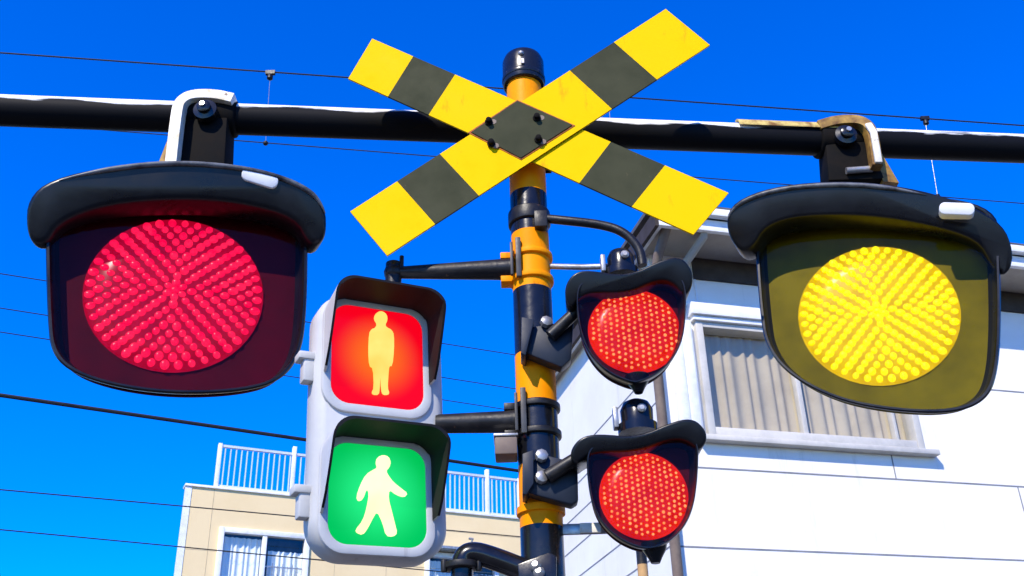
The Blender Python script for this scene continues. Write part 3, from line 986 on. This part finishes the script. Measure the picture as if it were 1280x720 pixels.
# knobs, nubs, arms
def knob(t, px, Y, r, h):
    c = P(*px, Y)
    m = MB()
    m.lathe(c, (0, 0, 1), [(r * 1.15, -h), (r * 1.15, -h * 0.55), (r * 0.92, -h * 0.5), (r * 0.95, h * 0.25), (r * 0.75, h * 0.62), (r * 0.35, h * 0.8), (0.002, h * 0.82)], 24)
    m.build('top_cap', BLACK, t)
    m = MB()
    m.box(c + Vector((-r * 1.25, -0.005, -h * 0.2)), (0.012, 0.03, h * 1.1)); m.build('cap_lug', STEEL, t, bevel=0.003)
    m = MB()
    m.lathe(c + Vector((r * 0.2, -r * 0.9, h * 0.05)), (0, -1, 0), [(0.011, 0), (0.011, 0.006), (0.006, 0.010)], 10); m.build('cap_screw', STEEL, t)
knob(t1, (776, 328), 2.36, 0.038, 0.045)
knob(t2, (796, 519), 2.36, 0.042, 0.048)
for t, px, Y in ((t1, (797, 476), 2.31), (t2, (818, 686), 2.31)):
    c = P(*px, Y)
    m = MB(); m.lathe(c, (0, 0, -1), [(0.030, -0.012), (0.026, 0.004), (0.016, 0.02), (0.010, 0.032)], 18); m.build('drain_nub', VISOR, t)
pl = Vector((PX, PY, 0))
# upper feed arms: a curved flat strap and a thin rod
m = MB()
pth = smooth_path([P(678, 273, 2.40), P(700, 275, 2.38), P(755, 281, 2.37), P(782, 291, 2.36), P(800, 312, 2.36), P(803, 332, 2.36)], 3)
m.tube(pth, 0.0125, 12)
m.build('curved_arm', BLACKM, t1)
m = MB()
m.lathe((PX, PY, 0), (0, 0, 1), [(PR + 0.001, pz(284)), (PR + 0.007, pz(283)), (PR + 0.007, pz(268)), (PR + 0.001, pz(267))], 36)
m.box(P(676, 276, 2.395), (0.035, 0.03, 0.05))
m.build('arm_clamp', BLACKM, t1, bevel=0.002)
m = MB(); m.tube([P(688, 333, 2.44), P(728, 334, 2.40), P(762, 333, 2.37)], 0.008, 10); m.build('tie_rod', STEEL, t1)
def wedge(t, poly, left, Yf, Yb, arm0, arm1, bolts):
    m = MB()
    o = Vector((0, 0, 0))
    f = [Vector((x, Yf, z)) for x, z in xz(poly, Yf, o)]
    b = [Vector((p_.x * 0.995, Yb, p_.z)) for p_ in f]
    m.rings([f, b])
    mo = m.build('mount_box', NAVY, t, bevel=0.004)
    m = MB()
    lf = xz(left, Yf - 0.02, o)
    m.prism(lf, Yf - 0.02, Yf + 0.05)
    m.build('side_flange', NAVY, mo, bevel=0.002)
    m = MB(); m.tube([P(*arm0, Yf - 0.015), P(*arm1, 2.33)], [0.017, 0.015], 14); m.build('support_arm', BLACKM, t)
    for k in bolts:
        m = MB(); m.lathe(P(*k, Yf - 0.004), (0.3, -1, 0.2), [(0.016, 0), (0.015, 0.012), (0.008, 0.016)], 8); m.build('bolt', STEEL, mo)
wedge(t1, [(655, 410), (657, 441), (702, 459), (714, 449), (717, 403), (690, 404)], [(652, 396), (651, 441), (657, 444), (668, 399)], 2.355, 2.395, (688, 420), (726, 384), [(682, 404)])
wedge(t2, [(656, 600), (660, 616), (715, 631), (723, 626), (722, 578), (672, 566)], [(653, 567), (653, 617), (658, 618), (667, 604), (667, 562)], 2.355, 2.395, (684, 596), (730, 567), [(676, 571), (676, 598)])

# ------------------------------------------------------------------ pedestrian signal
YAWP = radians(27)
pc = P(478, 528, 2.36)
ped = thing('pedestrian_signal', 'grey two aspect pedestrian signal with lit red and green figures left of the pole', 'traffic light', pc, YAWP)
DM = Matrix.Translation(pc) @ Matrix.Rotation(YAWP, 4, 'Z') @ Matrix.Rotation(radians(-2.2), 4, 'Y')   # it hangs a little askew
nrm = Vector((sin(YAWP), -cos(YAWP), 0)); exx = Vector((cos(YAWP), sin(YAWP), 0))
def F(x, y, off=0.0):                  # photo point -> (x, z) on the signal's front face
    return loc([(x, y)], DM, off)[0]
zt, zb = F(480, 371)[1], F(475, 697)[1]
xl, xr = -0.160, 0.168
m = MB(DM)
o0 = rrect(xl - 0.004, xr + 0.004, zb, zt, 0.085, 10)
def sc(o, d):
    cx, cz = (xl + xr) / 2, (zt + zb) / 2
    hx, hz = (xr - xl) / 2, (zt - zb) / 2
    return [(cx + (x - cx) * (1 - d / hx), cz + (z - cz) * (1 - d / hz)) for x, z in o]
m.rings([[(x, y, z) for x, z in sc(o0, d)] for d, y in ((0.035, 0.105), (0.012, 0.098), (0.0, 0.08), (0.0, 0.03), (0.008, 0.012), (0.026, 0.0))])
# raised frames round the two lenses
zc1 = (F(472, 379)[1] + F(472, 508)[1]) / 2 - 0.012
zc2 = (F(474, 559)[1] + F(474, 683)[1]) / 2
hx = 0.119
xc = -0.013
m.build('housing', GREYHOUSING, ped, sharp=50)
for zc_, hz in ((zc1, 0.131), (zc2, 0.119)):
    m = MB(DM)
    ou, inn = rrect(xc - hx - 0.022, xc + hx + 0.022, zc_ - hz - 0.022, zc_ + hz + 0.022, 0.06, 8), rrect(xc - hx, xc + hx, zc_ - hz, zc_ + hz, 0.045, 8)
    m.rings([[(x, 0.002, z) for x, z in ou], [(x, -0.008, z) for x, z in ou], [(x, -0.008, z) for x, z in inn], [(x, -0.002, z) for x, z in inn]], False, False)
    m.build('lens_frame', GREYHOUSING, ped, bevel=0.003)
RLENS = glow_lens('red_pedestrian_lens', (1.0, 0.16, 0.0), (0.95, 0.0, 0.012), 0.125, 1.0)
GLENS = glow_lens('green_pedestrian_lens', (0.02, 0.95, 0.25), (0.0, 0.58, 0.10), 0.15, 0.95)
FIG_S = emit('standing_figure_light', (1.0, 0.78, 0.20), 1.2, (1.0, 0.60, 0.10), 9)
FIG_W = emit('walking_figure_light', (1.0, 1.0, 0.62), 1.4, (1.0, 0.90, 0.45), 7)
man = [(467, 412), (470, 407), (466, 401), (467, 395), (472, 391), (477, 391), (482, 395), (483, 402), (480, 408), (482, 411), (488, 414), (491, 420), (491, 440), (489, 459), (485, 459), (484, 470), (483, 487), (485, 492), (484, 495), (477, 495), (475, 489), (474, 468), (473, 489), (472, 495), (465, 495), (463, 492), (466, 486), (465, 462), (460, 459), (459, 440), (460, 418), (463, 413)]
walk = [(466, 588), (470, 586), (468, 580), (470, 573), (477, 570), (484, 572), (487, 579), (485, 586), (481, 590), (484, 596), (490, 604), (500, 612), (508, 618), (504, 623), (494, 620), (485, 613), (484, 625), (488, 640), (492, 656), (495, 668), (490, 672), (481, 671), (477, 655), (470, 640), (464, 650), (458, 662), (452, 670), (444, 667), (443, 663), (452, 652), (457, 636), (460, 618), (457, 612), (452, 626), (446, 628), (444, 622), (449, 607), (456, 594)]
for zc_, lm, fig, fm, lab in ((zc1, RLENS, man, FIG_S, 'red lens with standing figure'), (zc2, GLENS, walk, FIG_W, 'green lens with walking figure')):
    hz = 0.131 if zc_ == zc1 else 0.119
    m = MB(Matrix.Translation(Vector((0, 0, 0))))
    # lens mesh keeps its own origin in its middle so that the glow is centred
    rr = rrect(-hx, hx, -hz, hz, 0.045, 8)
    bm_ = MB()
    bm_.rings([[(x, 0.004, z) for x, z in rr], [(x, -0.003, z) for x, z in rr]], True, True)
    lo = bm_.build('lens', lm, None, label=lab)
    lo.parent = ped
    lm_ = MATRIX[ped.name].inverted() @ DM @ Matrix.Translation((xc, -0.003, zc_))
    lo.location = lm_.to_translation()
    lo.rotation_euler = lm_.to_euler()
    MATRIX[lo.name] = DM @ Matrix.Translation((xc, -0.003, zc_))
    m = MB(DM)
    fx = chaikin([F(*k) for k in fig], 1)
    m.prism(fx, -0.0095, -0.0065)
    m.build('figure', fm, lo, sharp=60)
# visors
for zc_, hz in ((zc1, 0.131), (zc2, 0.119)):
    m = MB(DM)
    X0, X1, Z1 = xc - hx - 0.02, xc + hx + 0.02, zc_ + hz + 0.02
    Zb = zc_ - hz * 0.45
    rc = 0.05
    path = [(X0, Zb)] + [(X0, Zb + (Z1 - rc - Zb) * k / 5) for k in range(1, 5)]
    for k in range(9):
        a = radians(180 - 90 * k / 8); path.append((X0 + rc + rc * cos(a), Z1 - rc + rc * sin(a)))
    for k in range(9):
        a = radians(90 - 90 * k / 8); path.append((X1 - rc + rc * cos(a), Z1 - rc + rc * sin(a)))
    path += [(X1, Z1 - rc - (Z1 - rc - Zb) * k / 5) for k in range(1, 6)]
    def depth(z):
        u = max(0, min(1, (z - Zb) / (Z1 - 0.03 - Zb)))
        return 0.032 + 0.085 * u ** 0.8
    th_ = 0.006
    cxv, czv = xc, zc_
    def inn(x, z):
        return (x + (th_ if x < cxv - 0.09 else -th_ if x > cxv + 0.09 else 0), z - (th_ if z > Z1 - rc * 0.6 else 0))
    r0, r1, r2, r3 = [], [], [], []
    for x, z in path:
        d = depth(z); xi, zi = inn(x, z)
        spread = 1.0 + 0.03
        r0.append((x, -0.010, z)); r1.append((xc + (x - xc) * spread, -d, z + 0.006)); r2.append((xc + (xi - xc) * spread, -d, zi + 0.006)); r3.append((xi, -0.010, zi))
    m.mi = 0
    m.rings([r0, r1], False, False, closed=False)
    m.mi = 1
    m.rings([r1, r2], False, False, closed=False)
    m.rings([r2, r3], False, False, closed=False)
    m.mi = 0
    for i in (0, -1):
        m._f([m.b.verts.new(v) for v in (r0[i], r1[i], r2[i], r3[i])])
    bmesh.ops.remove_doubles(m.b, verts=m.b.verts[:], dist=0.0002)
    m.build('visor', [GREYHOUSING, DARKVISOR], ped, sharp=50)
# hinges on the left edge
for y in (452, 622):
    hxz = F(398, y)
    m = MB(DM)
    m.box((xl - 0.014, 0.05, hxz[1]), (0.03, 0.035, 0.075)); m.box((xl - 0.02, 0.05, hxz[1] + 0.028), (0.045, 0.045, 0.02))
    m.build('hinge', GREYHOUSING, ped, bevel=0.004)
for zc_ in (zc1, zc2):
    m = MB(DM)
    m.box((xl + 0.018, 0.002, zc_ - hz * 0.75), (0.014, 0.012, 0.016), Matrix.Rotation(0.5, 3, 'Y'))
    m.build('latch', GREYHOUSING, ped, bevel=0.002)
# mounting arms to the pole
for (x0, y0), (x1, y1), top in (((492, 341), (642, 344), True), ((545, 530), (648, 530), False)):
    m = MB()
    a, b_ = P(x0, y0, 2.44), P(x1, y1, 2.44)
    b_.y = 2.44
    b_.z = a.z
    m.tube([a, a.lerp(b_, 0.85), b_], [0.016 if top else 0.024, 0.028, 0.031], 18)
    if top:
        m.sphere(a, 0.027, 2)
        m.tube([a + Vector((0, 0, -0.06)), a + Vector((0, 0, 0.028))], 0.022, 14)
        m.tube([a + Vector((0.022, -0.01, 0)), a + Vector((0.022, -0.01, 0.045))], 0.006, 8)
    ao = m.build('mounting_arm', BLACKM, ped)
    rm = ORANGE if top else BLACKM
    for dz in (0.036, -0.036):
        m = MB()
        m.lathe((PX, PY, a.z + dz), (0, 0, 1), [(PR + 0.001, -0.009), (PR + 0.008, -0.007), (PR + 0.008, 0.007), (PR + 0.001, 0.009)], 36)
        m.box((PX - PR - 0.016, PY - 0.006, a.z + dz), (0.03, 0.04, 0.018))
        m.build('clamp_ring', rm, ao, bevel=0.0015)
    m = MB()
    m.box((PX - 0.034, PY - PR - 0.002, a.z + 0.012), (0.014, 0.012, 0.12))
    m.box((PX - 0.052, PY - PR + 0.006, a.z + 0.012), (0.008, 0.012, 0.10))
    m.build('clamp_bar', DARKSTEEL, ao, bevel=0.002)

# ------------------------------------------------------------------ small things on the pole
jc = P(639, 562, 2.43)
jb = thing('junction_box', 'small brownish box on the pole beside the green pedestrian light', 'box', jc)
m = MB(); m.box((jc.x - 0.012, jc.y, jc.z), (0.055, 0.07, 0.045)); m.build('case', RUNIN, jb, bevel=0.004)
m = MB(); m.box((jc.x - 0.012, jc.y, jc.z + 0.026), (0.06, 0.076, 0.007)); m.build('lid', STEEL, jb, bevel=0.002)

ec = P(668, 716, 2.43)
el = thing('pipe_elbow', 'black bent pipe arm clamped to the foot of the visible pole', 'pipe', ec)
m = MB()
m.tube(smooth_path([P(577, 800, 2.42), P(577, 730, 2.42), P(578, 698, 2.42), P(590, 690, 2.42), P(618, 698, 2.42), P(664, 716, 2.42)], 3), 0.0265, 18)
m.build('bent_pipe', BLACK, el)
m = MB()
c_ = P(577, 706, 2.42)
m.lathe(c_, (0, 0, 1), [(0.031, -0.012), (0.0415, -0.01), (0.0415, 0.004), (0.031, 0.006)], 20)
for s in (-1, 1):
    m.lathe(c_ + Vector((s * 0.04, -0.01, -0.006)), (0, 0, 1), [(0.008, -0.012), (0.008, 0.016)], 8)
m.build('flange', BLACKM, el, bevel=0.0015)
m = MB()
m.tube([P(590, 684, 2.42), P(590, 673, 2.42)], 0.0025, 6); m.tube([P(586, 673, 2.42), P(592, 674, 2.42)], 0.003, 6)
m.build('vent_pin', STEEL, el)
m = MB()
cc = P(672, 716, 2.40)
m.rings([[Vector(P(x, y, 2.39)) for x, y in ((646, 705), (686, 690), (696, 694), (696, 745), (652, 745))], [Vector(P(x, y, 2.39)) + Vector((0, 0.05, 0)) for x, y in ((646, 705), (686, 690), (696, 694), (696, 745), (652, 745))]])
m.build('clamp_block', BLACK, el, bevel=0.004)
for k in ((670, 708), (674, 716)):
    m = MB(); m.lathe(P(*k, 2.388), (-0.2, -1, 0.3), [(0.014, 0), (0.013, 0.008), (0.007, 0.014)], 10); m.build('bolt', STEEL, el)

# thin banded rod behind the lower lamp
rc_ = P(801, 684, 4.2)
rod = thing('marker_rod', 'thin tan and black banded rod standing behind the lower small lamp', 'rod', (rc_.x, rc_.y, 0))
TAN = mat('tan_rod', (0.5, 0.3, 0.12), 0.6, scale=12)
m = MB()
top = rc_.z
prev = top
seq = [(0.10, BLACKM), (0.07, TAN)]
zs_ = [top + 0.05, top - 0.015, P(802, 706, 4.2).z, P(803, 735, 4.2).z]
while zs_[-1] > 0.4:
    zs_.append(zs_[-1] - (0.1 if len(zs_) % 2 else 0.3))
zs_[-1] = 0
for i, (za, zb__) in enumerate(zip(zs_, zs_[1:])):
    m.mi = i % 2
    m.lathe((rc_.x, rc_.y, 0), (0, 0, 1), [(0.021, zb__), (0.021, za)], 18, cap=(i == 0))
bmesh.ops.remove_doubles(m.b, verts=m.b.verts[:], dist=0.0005)
m.build('shaft', [TAN, BLACKM], rod)
m = MB(); m.lathe((rc_.x, rc_.y, 0), (0, 0, 1), [(0.026, zs_[0] - 0.02), (0.026, zs_[0] + 0.01), (0.012, zs_[0] + 0.022)], 18); m.build('cap', BLACK, rod)
